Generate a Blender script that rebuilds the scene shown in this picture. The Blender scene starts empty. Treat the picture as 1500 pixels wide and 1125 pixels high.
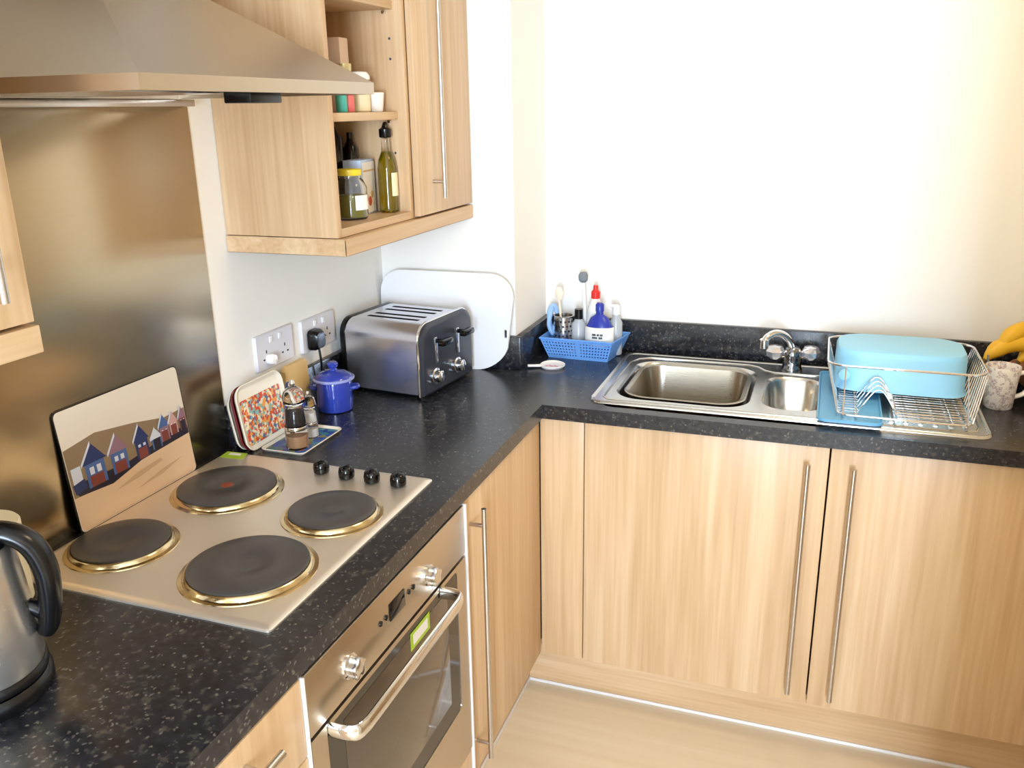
import bpy, bmesh, math, random
from mathutils import Vector, Matrix
from mathutils.geometry import tessellate_polygon
random.seed(7)
S = bpy.context.scene
C = S.collection
PI = math.pi

# ------------------------------------------------------------------ camera
cam_data = bpy.data.cameras.new('camera')
cam = bpy.data.objects.new('camera', cam_data); C.objects.link(cam)
r_ = Vector((0.94179274, 0.33576438, -0.01699135))
u_ = Vector((-0.08601817, 0.28951597, 0.95330025))
f_ = Vector((-0.32500354, 0.8963497, -0.30154588))
M = Matrix.Identity(4)
for i in range(3):
    M[i][0] = r_[i]; M[i][1] = u_[i]; M[i][2] = -f_[i]
M[0][3], M[1][3], M[2][3] = 1.2541, -2.0294, 1.6418
cam.matrix_world = M
cam_data.sensor_fit = 'HORIZONTAL'; cam_data.sensor_width = 36
cam_data.lens = 36 * 1272.4 / 1500
cam_data.clip_start = 0.02
S.camera = cam
# ------------------------------------------------------------------ colour management
S.view_settings.view_transform = 'Standard'
S.view_settings.look = 'None'
S.view_settings.gamma = 1
S.view_settings.use_curve_mapping = False
S.view_settings.exposure = -0.1
# ------------------------------------------------------------------ world
W = bpy.data.worlds.new('world'); S.world = W; W.use_nodes = True
bg = W.node_tree.nodes['Background']
bg.inputs[0].default_value = (0.55, 0.75, 1.0, 1); bg.inputs[1].default_value = 2.0

# ------------------------------------------------------------------ lights
def area(name, loc, target, sx, sy, power, col, spread=PI):
    l = bpy.data.lights.new(name, 'AREA'); l.shape = 'RECTANGLE'; l.size = sx; l.size_y = sy
    l.energy = power; l.color = col; l.spread = spread
    o = bpy.data.objects.new(name, l); C.objects.link(o); o.location = loc
    d = Vector(target) - Vector(loc); o.rotation_euler = d.to_track_quat('-Z', 'Y').to_euler()
    return o
# daylight through the big window behind the camera
area('rear_daylight', (1.7, -4.12, 1.45), (0.85, 0.3, 1.05), 0.5, 1.4, 180, (0.65, 0.80, 1.0))
# weaker daylight through the window in the right-hand wall
area('side_daylight', (4.1, -1.9, 1.5), (0.3, 0.1, 1.1), 1.5, 1.3, 7, (0.72, 0.85, 1.0))
# warm ceiling lamp
area('ceiling_light', (1.5, -0.32, 2.36), (1.5, -0.32, 0), 0.4, 0.4, 12, (1.0, 0.76, 0.47))
area('reflection_fill_light', (2.9, -3.0, 2.36), (2.9, -3.0, 0), 0.4, 0.4, 16, (1.0, 0.80, 0.55))  # unseen warm lamp added so the steel has something bright to reflect

# ------------------------------------------------------------------ materials
def lin(c):
    if isinstance(c, str):
        c = [int(c[i:i+2], 16)/255 for i in (0, 2, 4)]
    return tuple((x/12.92 if x <= .04045 else ((x+.055)/1.055)**2.4) for x in c) + (1,)
def new_mat(name):
    m = bpy.data.materials.new(name); m.use_nodes = True
    return m, m.node_tree.nodes, m.node_tree.links, m.node_tree.nodes['Principled BSDF']
def mat(name, col, rough=.5, metal=0, spec=.5, trans=0, ior=1.45, coat=0, bump=0, bscale=60, alpha=1, sss=0):
    m, n, l, b = new_mat(name)
    b.inputs['Base Color'].default_value = lin(col); b.inputs['Roughness'].default_value = rough
    b.inputs['Metallic'].default_value = metal; b.inputs['Specular IOR Level'].default_value = spec
    b.inputs['Transmission Weight'].default_value = trans; b.inputs['IOR'].default_value = ior
    b.inputs['Coat Weight'].default_value = coat; b.inputs['Alpha'].default_value = alpha
    # a little tonal variation so that no surface is perfectly uniform
    no = n.new('ShaderNodeTexNoise'); no.inputs['Scale'].default_value = bscale
    tc = n.new('ShaderNodeNewGeometry'); l.new(tc.outputs['Position'], no.inputs['Vector'])
    if bump:
        bp = n.new('ShaderNodeBump'); bp.inputs['Strength'].default_value = bump; bp.inputs['Distance'].default_value = .002
        l.new(no.outputs['Fac'], bp.inputs['Height']); l.new(bp.outputs['Normal'], b.inputs['Normal'])
    else:
        mr = n.new('ShaderNodeMapRange'); mr.inputs[3].default_value = max(0, rough-.03); mr.inputs[4].default_value = rough+.03
        l.new(no.outputs['Fac'], mr.inputs[0]); l.new(mr.outputs[0], b.inputs['Roughness'])
    return m
def ramp(n, stops):
    r = n.new('ShaderNodeValToRGB'); e = r.color_ramp.elements
    e[0].position, e[0].color = stops[0][0], lin(stops[0][1])
    e[1].position, e[1].color = stops[-1][0], lin(stops[-1][1])
    for p, c in stops[1:-1]:
        x = e.new(p); x.color = lin(c)
    return r
def wood(name, cols, axis='z', rough=.38, k=1.0):
    m, n, l, b = new_mat(name)
    g = n.new('ShaderNodeNewGeometry'); mp = n.new('ShaderNodeMapping')
    sc = [16*k, 16*k, 16*k]; sc['xyz'.index(axis)] = 1.1*k
    mp.inputs['Scale'].default_value = sc
    l.new(g.outputs['Position'], mp.inputs['Vector'])
    n1 = n.new('ShaderNodeTexNoise'); n1.inputs['Scale'].default_value = 1.0; n1.inputs['Detail'].default_value = 5; n1.inputs['Distortion'].default_value = .6
    l.new(mp.outputs[0], n1.inputs['Vector'])
    mp2 = n.new('ShaderNodeMapping'); sc2 = [110*k]*3; sc2['xyz'.index(axis)] = 3.0*k
    mp2.inputs['Scale'].default_value = sc2; l.new(g.outputs['Position'], mp2.inputs['Vector'])
    n2 = n.new('ShaderNodeTexNoise'); n2.inputs['Scale'].default_value = 1.0; n2.inputs['Detail'].default_value = 3
    l.new(mp2.outputs[0], n2.inputs['Vector'])
    mx = n.new('ShaderNodeMix'); mx.inputs[0].default_value = .38
    l.new(n1.outputs['Fac'], mx.inputs[2]); l.new(n2.outputs['Fac'], mx.inputs[3])
    r = ramp(n, [(.34, cols[0]), (.5, cols[1]), (.66, cols[2])]); l.new(mx.outputs[0], r.inputs[0])
    l.new(r.outputs[0], b.inputs['Base Color']); b.inputs['Roughness'].default_value = rough
    bp = n.new('ShaderNodeBump'); bp.inputs['Strength'].default_value = .08; bp.inputs['Distance'].default_value = .001
    l.new(n2.outputs['Fac'], bp.inputs['Height']); l.new(bp.outputs[0], b.inputs['Normal'])
    return m
BEECH = ('c29e74', 'd1af86', 'ddbf99')
wood_v = wood('beech_vertical', BEECH, 'z'); wood_y = wood('beech_along', BEECH, 'y')
wood_x = wood('beech_across', BEECH, 'x')
wood_floor = wood('floor_vinyl', ('d6c4a6', 'dccbae', 'e2d3b8'), 'x', .3, .35)
wood_bowl = wood('bowl_wood', ('6b3d22', '8a5230', 'a0653c'), 'x', .4)
def worktop_mat():
    m, n, l, b = new_mat('black_granite_laminate')
    g = n.new('ShaderNodeNewGeometry')
    v = n.new('ShaderNodeTexVoronoi'); v.inputs['Scale'].default_value = 170; v.inputs['Randomness'].default_value = 1
    no = n.new('ShaderNodeTexNoise'); no.inputs['Scale'].default_value = 75; no.inputs['Detail'].default_value = 6
    # warp so that the flecks are irregular
    wn = n.new('ShaderNodeTexNoise'); wn.inputs['Scale'].default_value = 140
    va = n.new('ShaderNodeVectorMath'); va.operation = 'MULTIPLY_ADD'; va.inputs[1].default_value = (.010,)*3
    l.new(g.outputs['Position'], wn.inputs['Vector']); l.new(wn.outputs['Color'], va.inputs[0]); l.new(g.outputs['Position'], va.inputs[2])
    l.new(va.outputs[0], v.inputs['Vector']); l.new(g.outputs['Position'], no.inputs['Vector'])
    sep = n.new('ShaderNodeSeparateColor'); l.new(v.outputs['Color'], sep.inputs[0])
    gt = n.new('ShaderNodeMath'); gt.operation = 'GREATER_THAN'; gt.inputs[1].default_value = .84; l.new(sep.outputs[0], gt.inputs[0])
    dl = n.new('ShaderNodeMapRange'); dl.inputs[1].default_value = .08; dl.inputs[2].default_value = .5; dl.inputs[3].default_value = 1; dl.inputs[4].default_value = 0
    l.new(v.outputs['Distance'], dl.inputs[0])
    mu = n.new('ShaderNodeMath'); mu.operation = 'MULTIPLY'; l.new(gt.outputs[0], mu.inputs[0]); l.new(dl.outputs[0], mu.inputs[1])
    r = ramp(n, [(.36, '131419'), (.56, '22232a'), (.72, '454139')]); l.new(no.outputs['Fac'], r.inputs[0])
    mx = n.new('ShaderNodeMix'); mx.data_type = 'RGBA'; l.new(mu.outputs[0], mx.inputs[0]); l.new(r.outputs[0], mx.inputs[6])
    mx.inputs[7].default_value = lin('6b665d')
    l.new(mx.outputs[2], b.inputs['Base Color']); b.inputs['Roughness'].default_value = .26
    b.inputs['Specular IOR Level'].default_value = .55
    bp = n.new('ShaderNodeBump'); bp.inputs['Strength'].default_value = .12; bp.inputs['Distance'].default_value = .0006
    l.new(no.outputs['Fac'], bp.inputs['Height']); l.new(bp.outputs[0], b.inputs['Normal'])
    return m
granite = worktop_mat()
def steel(name, col='bdb8b0', rough=.28, axis='y', strength=.12, metal=1):
    m, n, l, b = new_mat(name)
    b.inputs['Base Color'].default_value = lin(col); b.inputs['Metallic'].default_value = metal
    g = n.new('ShaderNodeNewGeometry'); mp = n.new('ShaderNodeMapping')
    sc = [900]*3; sc['xyz'.index(axis)] = 9; mp.inputs['Scale'].default_value = sc
    l.new(g.outputs['Position'], mp.inputs['Vector'])
    no = n.new('ShaderNodeTexNoise'); no.inputs['Scale'].default_value = 1; no.inputs['Detail'].default_value = 2
    l.new(mp.outputs[0], no.inputs['Vector'])
    mr = n.new('ShaderNodeMapRange'); mr.inputs[3].default_value = rough-.04; mr.inputs[4].default_value = rough+.05
    l.new(no.outputs['Fac'], mr.inputs[0]); l.new(mr.outputs[0], b.inputs['Roughness'])
    if strength >= .05:
        bp = n.new('ShaderNodeBump'); bp.inputs['Strength'].default_value = strength; bp.inputs['Distance'].default_value = .0002
        l.new(no.outputs['Fac'], bp.inputs['Height']); l.new(bp.outputs[0], b.inputs['Normal'])
    return m
steel_hob = steel('hob_steel', 'ebe1d2', .38, 'y', .04, .82)
steel_splash = steel('splashback_steel', 'b9a98e', .23, 'y', .01)
steel_hood = steel('hood_steel', 'c4b8a8', .30, 'y')
steel_oven = steel('oven_steel', 'c8bcac', .30, 'y')
steel_kettle = mat('kettle_steel', 'dcdad6', .27, .9, bscale=20)
steel_toaster = mat('toaster_steel', 'd4d5dd', .25, .92, bscale=20)
steel_sink = steel('sink_steel', 'd2d0cb', .24, 'x', .015)
chrome = mat('chrome', 'e2e2e4', .08, 1)
satin = mat('satin_steel', 'cdc9c6', .25, 1)
bright_strip = mat('aluminium_strip', 'f4f4f4', .35, .2)
white_wall = mat('white_wall_paint', 'f4f1ea', .7, bump=.05, bscale=180)
cream_wall = mat('cream_wall_paint', 'efe4cf', .7, bump=.05, bscale=180)
white_ceiling = mat('white_ceiling_paint', 'f4f2ee', .8, bump=.05, bscale=180)
white_pl = mat('white_plastic', 'f1f1f1', .35); white_gloss = mat('white_glaze', 'f6f4f0', .18)
socket_white = mat('socket_white', 'dcdadd', .35)
black_pl = mat('black_plastic', '0c0c0e', .25); black_matt = mat('black_matt', '0a0a0b', .6)
black_gloss = mat('black_gloss', '07080a', .08)
dark_glass = mat('oven_glass', '2a2622', .06, spec=.8)
hot_plate = mat('cast_iron_plate', '5a5755', .36, .5, bump=.15, bscale=400)
hot_plate_ring = steel('plate_rim_steel', 'd6c39b', .16, 'y', .03)
red_dot = mat('red_dot', '8c4028', .5)
toaster_grey = mat('toaster_grey_plastic', '3c3f49', .3, .3)
slot_black = mat('slot_interior', '141416', .5, .3)
blue_pot = mat('blue_glaze', '2c3fa0', .12, coat=.6)
blue_pot_rim = mat('pale_blue_glaze', '9aa2d8', .2)
basket_blue = mat('basket_blue_plastic', '6aa0e6', .4)
bowl_blue = mat('light_blue_plastic', '93cfee', .42)
tray_blue = mat('dusty_blue_plastic', '6cadd4', .4)
cup_blue = mat('royal_blue_plastic', '2a3aa0', .3)
red_pl = mat('red_plastic', 'e0302a', .35)
glass = mat('clear_glass', 'ffffff', .03, trans=1, ior=1.45)
acrylic = mat('clear_acrylic', 'f8f8fb', .04, trans=1, ior=1.3); tan_fill = mat('pink_salt', 'b98f66', .7, bump=.8, bscale=500)
oil = mat('olive_oil', 'c9b418', .05, trans=.75, ior=1.4)
pickle = mat('green_pickle', '7c7a2c', .4)
yellow_lid = mat('yellow_lid', 'e6cf3a', .3)
dark_bottle = mat('dark_bottle_glass', '120d0b', .12)
paper_white = mat('paper_label', 'f2efe8', .6); paper_blue = mat('carton_blue', 'b9cdea', .5)
paper_pink = mat('carton_pink', 'e2c8b4', .6); paper_cream = mat('carton_cream', 'f1e3bb', .6)
paper_tan = mat('carton_tan', 'd6b27c', .6); paper_red = mat('carton_red', 'c65a45', .6)
teal = mat('teal_plastic', '4fb3a2', .4); coral = mat('coral_plastic', 'e2706a', .4)
green_sticker = mat('green_sticker', 'a9c934', .45); cream_tin = mat('cream_tin', 'ece0c0', .4)
grey_ink = mat('grey_ink', '4b4d57', .6); dark_ink = mat('dark_ink', '1b1c22', .6)
banana_m = mat('banana_peel', 'dfae28', .45); banana_tip = mat('banana_tip', '5c4520', .6)
peppercorn = mat('peppercorns', '241c18', .7, bump=.8, bscale=500); salt_m = mat('salt', 'eeeae2', .8)
clear_pl = mat('frosted_plastic', 'e8ecef', .25, trans=.5)
gold_wood = mat('bamboo_board', 'dcb878', .45)
grey_bristle = mat('grey_bristle', '7b8288', .8)
def collage(name, base, stops, scale=45):
    m, n, l, b = new_mat(name)
    g = n.new('ShaderNodeNewGeometry'); v = n.new('ShaderNodeTexVoronoi'); v.inputs['Scale'].default_value = scale
    l.new(g.outputs['Position'], v.inputs['Vector']); sep = n.new('ShaderNodeSeparateColor'); l.new(v.outputs['Color'], sep.inputs[0])
    r = ramp(n, stops); l.new(sep.outputs[0], r.inputs[0]); r.color_ramp.interpolation = 'CONSTANT'
    l.new(r.outputs[0], b.inputs['Base Color']); b.inputs['Roughness'].default_value = .25
    return m
collage_m = collage('tray_collage', 0, [(0, 'd8552f'), (.18, 'e9a04a'), (.34, 'f0dcb4'), (.5, 'c64b3a'), (.62, '8fb0a4'), (.78, 'e8d6c0'), (.9, '5a6f8c')], 150)
collage_b = collage('tray_seascape', 0, [(0, '2f5da8'), (.3, '3c7f8c'), (.5, '8a8a58'), (.66, '27468c'), (.82, 'b06a3a'), (.93, '5f8f96')], 60)
def spot_mat(name, base, spot, scale, thr=.8):
    m, n, l, b = new_mat(name)
    g = n.new('ShaderNodeNewGeometry'); no = n.new('ShaderNodeTexNoise'); no.inputs['Scale'].default_value = scale; no.inputs['Detail'].default_value = 3
    l.new(g.outputs['Position'], no.inputs['Vector'])
    r = ramp(n, [(.50, base), (.56, spot), (.60, base), (.66, 'b49aa8')]); l.new(no.outputs['Fac'], r.inputs[0])
    l.new(r.outputs[0], b.inputs['Base Color']); b.inputs['Roughness'].default_value = .25
    return m
mug_m = spot_mat('mug_floral_print', 'eee8e4', 'a79c9c', 75)

# ------------------------------------------------------------------ mesh helpers
def BM(): return bmesh.new()
def box(bm, x0, x1, y0, y1, z0, z1, bev=0, seg=2, mi=0):
    vs = [bm.verts.new((x, y, z)) for x in (x0, x1) for y in (y0, y1) for z in (z0, z1)]
    fs = [(0, 1, 3, 2), (4, 6, 7, 5), (0, 4, 5, 1), (2, 3, 7, 6), (0, 2, 6, 4), (1, 5, 7, 3)]
    faces = [bm.faces.new([vs[i] for i in f]) for f in fs]
    for f in faces: f.material_index = mi
    if bev:
        es = list({e for f in faces for e in f.edges})
        bmesh.ops.bevel(bm, geom=es, offset=bev, segments=seg, affect='EDGES', profile=.5)
    return faces
def loft(bm, loops, cap0=True, cap1=True, mi=0, close=True):
    rings = [[bm.verts.new(p) for p in lp] for lp in loops]
    n = len(rings[0])
    for a, b in zip(rings[:-1], rings[1:]):
        for i in range(n if close else n-1):
            j = (i+1) % n
            f = bm.faces.new((a[i], a[j], b[j], b[i])); f.material_index = mi
    if cap0: bm.faces.new(rings[0][::-1]).material_index = mi
    if cap1: bm.faces.new(rings[-1]).material_index = mi
    return rings
def lathe(bm, prof, c=(0, 0, 0), n=32, axis='z', cap0=True, cap1=True, mi=0, squash=1):
    loops = []
    for r, h in prof:
        r = max(r, 1e-4); lp = []
        for i in range(n):
            a = 2*PI*i/n; x, y = r*math.cos(a), r*math.sin(a)*squash
            if axis == 'z': p = (c[0]+x, c[1]+y, c[2]+h)
            elif axis == 'x': p = (c[0]+h, c[1]+x, c[2]+y)
            else: p = (c[0]+y, c[1]+h, c[2]+x)
            lp.append(p)
        loops.append(lp)
    loft(bm, loops, cap0, cap1, mi)
def tube(bm, pts, r, n=8, closed=False, caps=True, mi=0, flat=None):
    pts = [Vector(p) for p in pts]; N = len(pts)
    rad = r if isinstance(r, (list, tuple)) else [r]*N
    up = Vector((0, 0, 1)); rings = []
    prev = None
    for i, p in enumerate(pts):
        if closed: t = pts[(i+1) % N]-pts[i-1]
        else: t = pts[min(i+1, N-1)]-pts[max(i-1, 0)]
        t.normalize()
        if prev is None:
            a = up if abs(t.dot(up)) < .9 else Vector((1, 0, 0))
            nrm = (a - t*a.dot(t)).normalized()
        else:
            nrm = prev - t*prev.dot(t)
            nrm = nrm.normalized() if nrm.length > 1e-6 else prev
        prev = nrm; bn = t.cross(nrm)
        fx, fy = flat if flat else (1, 1)
        rings.append([bm.verts.new(p + nrm*math.cos(2*PI*k/n)*rad[i]*fx + bn*math.sin(2*PI*k/n)*rad[i]*fy) for k in range(n)])
    m = N if closed else N-1
    for i in range(m):
        a, b = rings[i], rings[(i+1) % N]
        for k in range(n):
            bm.faces.new((a[k], a[(k+1) % n], b[(k+1) % n], b[k])).material_index = mi
    if caps and not closed:
        bm.faces.new(rings[0][::-1]).material_index = mi; bm.faces.new(rings[-1]).material_index = mi
def smoothpath(pts, sub=6):
    pts = [Vector(p) for p in pts]; out = []
    for i in range(len(pts)-1):
        p0 = pts[max(i-1, 0)]; p1 = pts[i]; p2 = pts[i+1]; p3 = pts[min(i+2, len(pts)-1)]
        for k in range(sub):
            t = k/sub
            out.append(.5*((2*p1)+(-p0+p2)*t+(2*p0-5*p1+4*p2-p3)*t*t+(-p0+3*p1-3*p2+p3)*t**3))
    out.append(pts[-1]); return out
def rrect(x0, x1, y0, y1, r, z=None, n=8):
    out = []
    for cx, cy, a0 in ((x1-r, y0+r, -PI/2), (x1-r, y1-r, 0), (x0+r, y1-r, PI/2), (x0+r, y0+r, PI)):
        for k in range(n+1):
            a = a0+PI/2*k/n; p = (cx+r*math.cos(a), cy+r*math.sin(a))
            out.append(p if z is None else (p[0], p[1], z))
    return out
def plate(bm, outer, holes, z0, z1, mi=0, sides=True, f=lambda x, y, z: (x, y, z)):
    """a slab outline with holes cut through it, top at z1 and bottom at z0"""
    loops = [outer]+holes
    flat = [[Vector((p[0], p[1], 0)) for p in lp] for lp in loops]
    tris = tessellate_polygon(flat); pts = [p for lp in flat for p in lp]
    top = [bm.verts.new(f(p.x, p.y, z1)) for p in pts]
    bot = [bm.verts.new(f(p.x, p.y, z0)) for p in pts]
    for t in tris:
        for vs in ([top[i] for i in t], [bot[i] for i in t][::-1]):
            try: bm.faces.new(vs).material_index = mi
            except ValueError: pass
    if sides:
        k = 0
        for lp in loops:
            n = len(lp)
            for i in range(n):
                a, b = k+i, k+(i+1) % n
                bm.faces.new((top[a], top[b], bot[b], bot[a])).material_index = mi
            k += n
BASE = {}
def finish(name, bm, mats, smooth=40, mods=None, recalc=True):
    if recalc: bmesh.ops.recalc_face_normals(bm, faces=bm.faces)
    me = bpy.data.meshes.new(name); bm.to_mesh(me); bm.free()
    for m in (mats if isinstance(mats, (list, tuple)) else [mats]): me.materials.append(m)
    if smooth:
        for p in me.polygons: p.use_smooth = True
        me.set_sharp_from_angle(angle=math.radians(smooth))
    o = bpy.data.objects.new(name, me); C.objects.link(o)
    return o
def P(name, bm, mats, parent, world=True, label=None, smooth=40):
    """a part (or sub-part) of a thing; world=True when its vertices are in room coordinates"""
    loc = BASE[parent]
    if world: bmesh.ops.translate(bm, verts=bm.verts, vec=-loc)
    o = finish(name, bm, mats, smooth); o.parent = parent; BASE[o] = loc
    if label: o['label'] = label
    return o
def thing(name, label, cat, loc=(0, 0, 0), rz=0, group=None):
    o = bpy.data.objects.new(name, None); C.objects.link(o); o.location = loc; o.rotation_euler = (0, 0, rz)
    o.empty_display_size = .03
    o['label'] = label; o['category'] = cat
    if group: o['group'] = group
    BASE[o] = Vector(loc); return o
def single(name, bm, mats, label, cat, group=None, smooth=40, loc=None, rz=0, stuff=False):
    """a thing that is one mesh. loc given: vertices are local"""
    if loc is None:
        zs = [v.co.z for v in bm.verts]; xs = [v.co.x for v in bm.verts]; ys = [v.co.y for v in bm.verts]
        loc = Vector(((min(xs)+max(xs))/2, (min(ys)+max(ys))/2, min(zs)))
        bmesh.ops.translate(bm, verts=bm.verts, vec=-loc)
    o = finish(name, bm, mats, smooth); o.location = loc; o.rotation_euler = (0, 0, rz)
    o['label'] = label; o['category'] = cat
    if group: o['group'] = group
    return o
def struct(name, bm, m, smooth=0, label=None):
    o = finish(name, bm, m, smooth); o['kind'] = 'structure'
    if label: o['label'] = label
    return o
def sbox(name, x0, x1, y0, y1, z0, z1, m, bev=0):
    b = BM(); box(b, x0, x1, y0, y1, z0, z1, bev); return struct(name, b, m)

# ------------------------------------------------------------------ the room
YP, XP, YB = .2965, .4254, .5917
XR = 2.25
sbox('floor', -.1, 4.3, -4.3, .75, -.1, 0, wood_floor)
sbox('ceiling', -.1, 4.3, -4.3, .75, 2.4, 2.5, white_ceiling)
sbox('wall_left', -.1, 0, -4.3, .75, 0, 2.4, white_wall)
sbox('wall_back', 0, 4.3, YB, .75, 0, 2.4, white_wall)
sbox('wall_corner', 0, XP, YP, YB, 0, 2.4, white_wall)
sbox('wall_end', XR, XR+.1, -1.6, YB, 0, 2.4, cream_wall)
sbox('wall_shadow_blocker', 1.60, XR, -1.5, -1.1, 0, 2.4, cream_wall)  # unseen block added to shade the right-hand sink door from the rear daylight
b = BM()   # right-hand wall with the window opening
wy0, wy1, wz0, wz1 = -2.75, -1.05, .85, 2.15
box(b, 4.2, 4.3, -4.3, wy0, 0, 2.4); box(b, 4.2, 4.3, wy1, .75, 0, 2.4)
box(b, 4.2, 4.3, wy0, wy1, 0, wz0); box(b, 4.2, 4.3, wy0, wy1, wz1, 2.4)
struct('wall_right', b, cream_wall)
b = BM()
for y0, y1, z0, z1 in ((wy0, wy1, wz0, wz0+.05), (wy0, wy1, wz1-.05, wz1), (wy0, wy0+.05, wz0, wz1), (wy1-.05, wy1, wz0, wz1), (-1.93, -1.87, wz0, wz1)):
    box(b, 4.22, 4.27, y0, y1, z0, z1)
struct('window_1', b, white_pl)
b = BM()
box(b, -.1, 1.40, -4.3, -4.2, 0, 2.4); box(b, 2.00, 4.3, -4.3, -4.2, 0, 2.4)
box(b, 1.40, 2.00, -4.3, -4.2, 0, .65); box(b, 1.40, 2.00, -4.3, -4.2, 2.25, 2.4)
struct('wall_front', b, cream_wall)
b = BM()
for x0, x1, z0, z1 in ((1.40, 2.00, .65, .70), (1.40, 2.00, 2.20, 2.25), (1.40, 1.45, .65, 2.25), (1.95, 2.00, .65, 2.25), (1.68, 1.72, .65, 2.25)):
    box(b, x0, x1, -4.28, -4.23, z0, z1)
struct('window_2', b, white_pl)

# ------------------------------------------------------------------ worktop
WZ, WB = .91, .872
b = BM()
sink_hole = rrect(.745, 1.30, .035, .515, .03, n=3)
plate(b, [(0.0, -2.45), (.6, -2.45), (.6, 0), (XR, 0), (XR, YB), (XP, YB), (XP, YP), (0, YP)], [sink_hole], WB, WZ)
es = [e for e in b.edges if e.is_manifold and e.calc_face_angle() > 1.2 and
      ((abs(e.verts[0].co.x-.6) < 1e-4 and abs(e.verts[1].co.x-.6) < 1e-4 and abs(e.verts[0].co.z-e.verts[1].co.z) < 1e-4) or
       (abs(e.verts[0].co.y) < 1e-4 and abs(e.verts[1].co.y) < 1e-4 and abs(e.verts[0].co.z-e.verts[1].co.z) < 1e-4))]
bmesh.ops.bevel(b, geom=es, offset=.007, segments=4, affect='EDGES', profile=.5)
single('kitchen_worktop', b, granite, 'black speckled laminate L-shaped worktop with rounded front edge', 'worktop')
def up(x0, x1, y0, y1, label):
    b = BM(); box(b, x0, x1, y0, y1, WZ, WZ+.1, .003)
    single('worktop_upstand', b, granite, label, 'upstand', 'black upstands around the worktop')
up(0, .02, -.495, YP-.02, 'low black speckled upstand below the wall sockets, behind the toaster')
up(0, XP+.02, YP-.02, YP, 'low black speckled upstand behind the white chopping board')
up(XP, XP+.02, YP, YB-.02, 'short black speckled upstand on the side of the wall corner, left of the blue basket')
up(XP, XR, YB-.02, YB, 'long black speckled upstand along the white wall behind the sink and tap')

# steel splashback + trim
b = BM(); box(b, 0, .004, -1.32, -.497, WZ, 1.668, .001)
single('steel_splashback', b, steel_splash, 'brushed stainless steel splashback panel on the wall behind the hob', 'splashback')
# ------------------------------------------------------------------ handles / cabinets
def bar_handle(parent, p0, p1, out, r=.006, posts=.04, m=None):
    """round bar with two posts; out = vector from the bar back to the door"""
    p0, p1, out = Vector(p0), Vector(p1), Vector(out); d = (p1-p0).normalized()
    b = BM(); tube(b, [p0, p1], r, 12)
    for q in (p0+d*posts, p1-d*posts): tube(b, [q, q+out], r*.8, 10)
    return P('handle', b, m or satin, parent, label='slim satin steel bar handle')
def carcass(t, x0, x1, y0, y1, z0, z1, top=False, front='x'):
    b = BM(); th = .018
    if front == 'x':
        box(b, x0, x1, y0, y0+th, z0, z1); box(b, x0, x1, y1-th, y1, z0, z1)
        box(b, x0, x1, y0+th, y1-th, z0, z0+th); box(b, x0, x0+.008, y0+th, y1-th, z0+th, z1)
    else:
        box(b, x0, x0+th, y0, y1, z0, z1); box(b, x1-th, x1, y0, y1, z0, z1)
        box(b, x0+th, x1-th, y0, y1, z0, z0+th); box(b, x0+th, x1-th, y1-.008, y1, z0+th, z1)
    return P('carcass', b, wood_v, t)
OV0, OV1 = -1.133, -.533
# drawer base unit (bottom left)
t = thing('drawer_cabinet', 'light beech base cabinet with drawers under the worktop left of the oven', 'cabinet', (.3, -1.385, .15))
carcass(t, .02, .58, OV0-.5, OV0-.004, .15, .868)
for z0, z1 in ((.735, .868), (.447, .732), (.155, .444)):
    b = BM(); box(b, .582, .60, OV0-.497, OV0-.006, z0, z1, .0015); d = P('drawer', b, wood_v, t)
    zz = z1-.04 if z1 > .8 else z1-.05
    bar_handle(d, (.632, OV0-.42, zz), (.632, OV0-.103, zz), (-.032, 0, 0))
t = thing('base_cabinet', 'light beech base cabinet at the near end of the worktop run', 'cabinet', (.3, -2.0, .15))
carcass(t, .02, .58, -2.45, OV0-.506, .15, .868)
b = BM(); box(b, .582, .60, -2.447, OV0-.503-.4, .155, .868, .0015); P('door', b, wood_v, t)
b = BM(); box(b, .582, .60, OV0-.5-.4, OV0-.505, .155, .868, .0015); P('door', b, wood_v, t)
b = BM(); box(b, .57, .6035, OV0-.004, OV0-.0005, .155, .868); P('edge_strip', b, bright_strip, bpy.data.objects['drawer_cabinet'], label='thin bright metal edge strip')
# door unit right of oven
t = thing('corner_cabinet', 'beech base cabinet with one tall door between oven and worktop corner', 'cabinet', (.3, -.27, .15))
carcass(t, .02, .568, OV1+.004, .02, .15, .868)
b = BM(); box(b, .57, .588, OV1+.006, .012, .155, .868, .0015); d = P('door', b, wood_v, t)
bar_handle(d, (.622, -.475, .835), (.622, -.475, .195), (-.034, 0, 0))
b = BM(); box(b, .57, .6045, OV1+.0005, OV1+.0055, .155, .868); P('edge_strip', b, bright_strip, t, label='thin bright metal edge strip')
# sink unit
t = thing('sink_cabinet', 'pale beech double-door cabinet under the sink with long bar handles', 'cabinet', (1.3, .3, .15))
carcass(t, .712, 1.91, .034, YB-.03, .15, .868, front='y')
b = BM(); box(b, .59, .709, .014, .032, .155, .868, .0012); P('filler_panel', b, wood_v, t)
b = BM(); box(b, .712, 1.308, .012, .03, .155, .868, .0015); d = P('door', b, wood_v, t)
bar_handle(d, (1.262, -.025, .835), (1.262, -.025, .2), (0, .037, 0), .0065)
b = BM(); box(b, 1.312, 1.908, .012, .03, .155, .868, .0015); d = P('door', b, wood_v, t)
bar_handle(d, (1.364, -.025, .835), (1.364, -.025, .2), (0, .037, 0), .0065)
t = thing('base_cabinet', 'beech base cabinet at the right-hand end of the sink run', 'cabinet', (2.08, .3, .15))
carcass(t, 1.914, XR-.002, .034, YB-.03, .15, .868, front='y')
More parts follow.
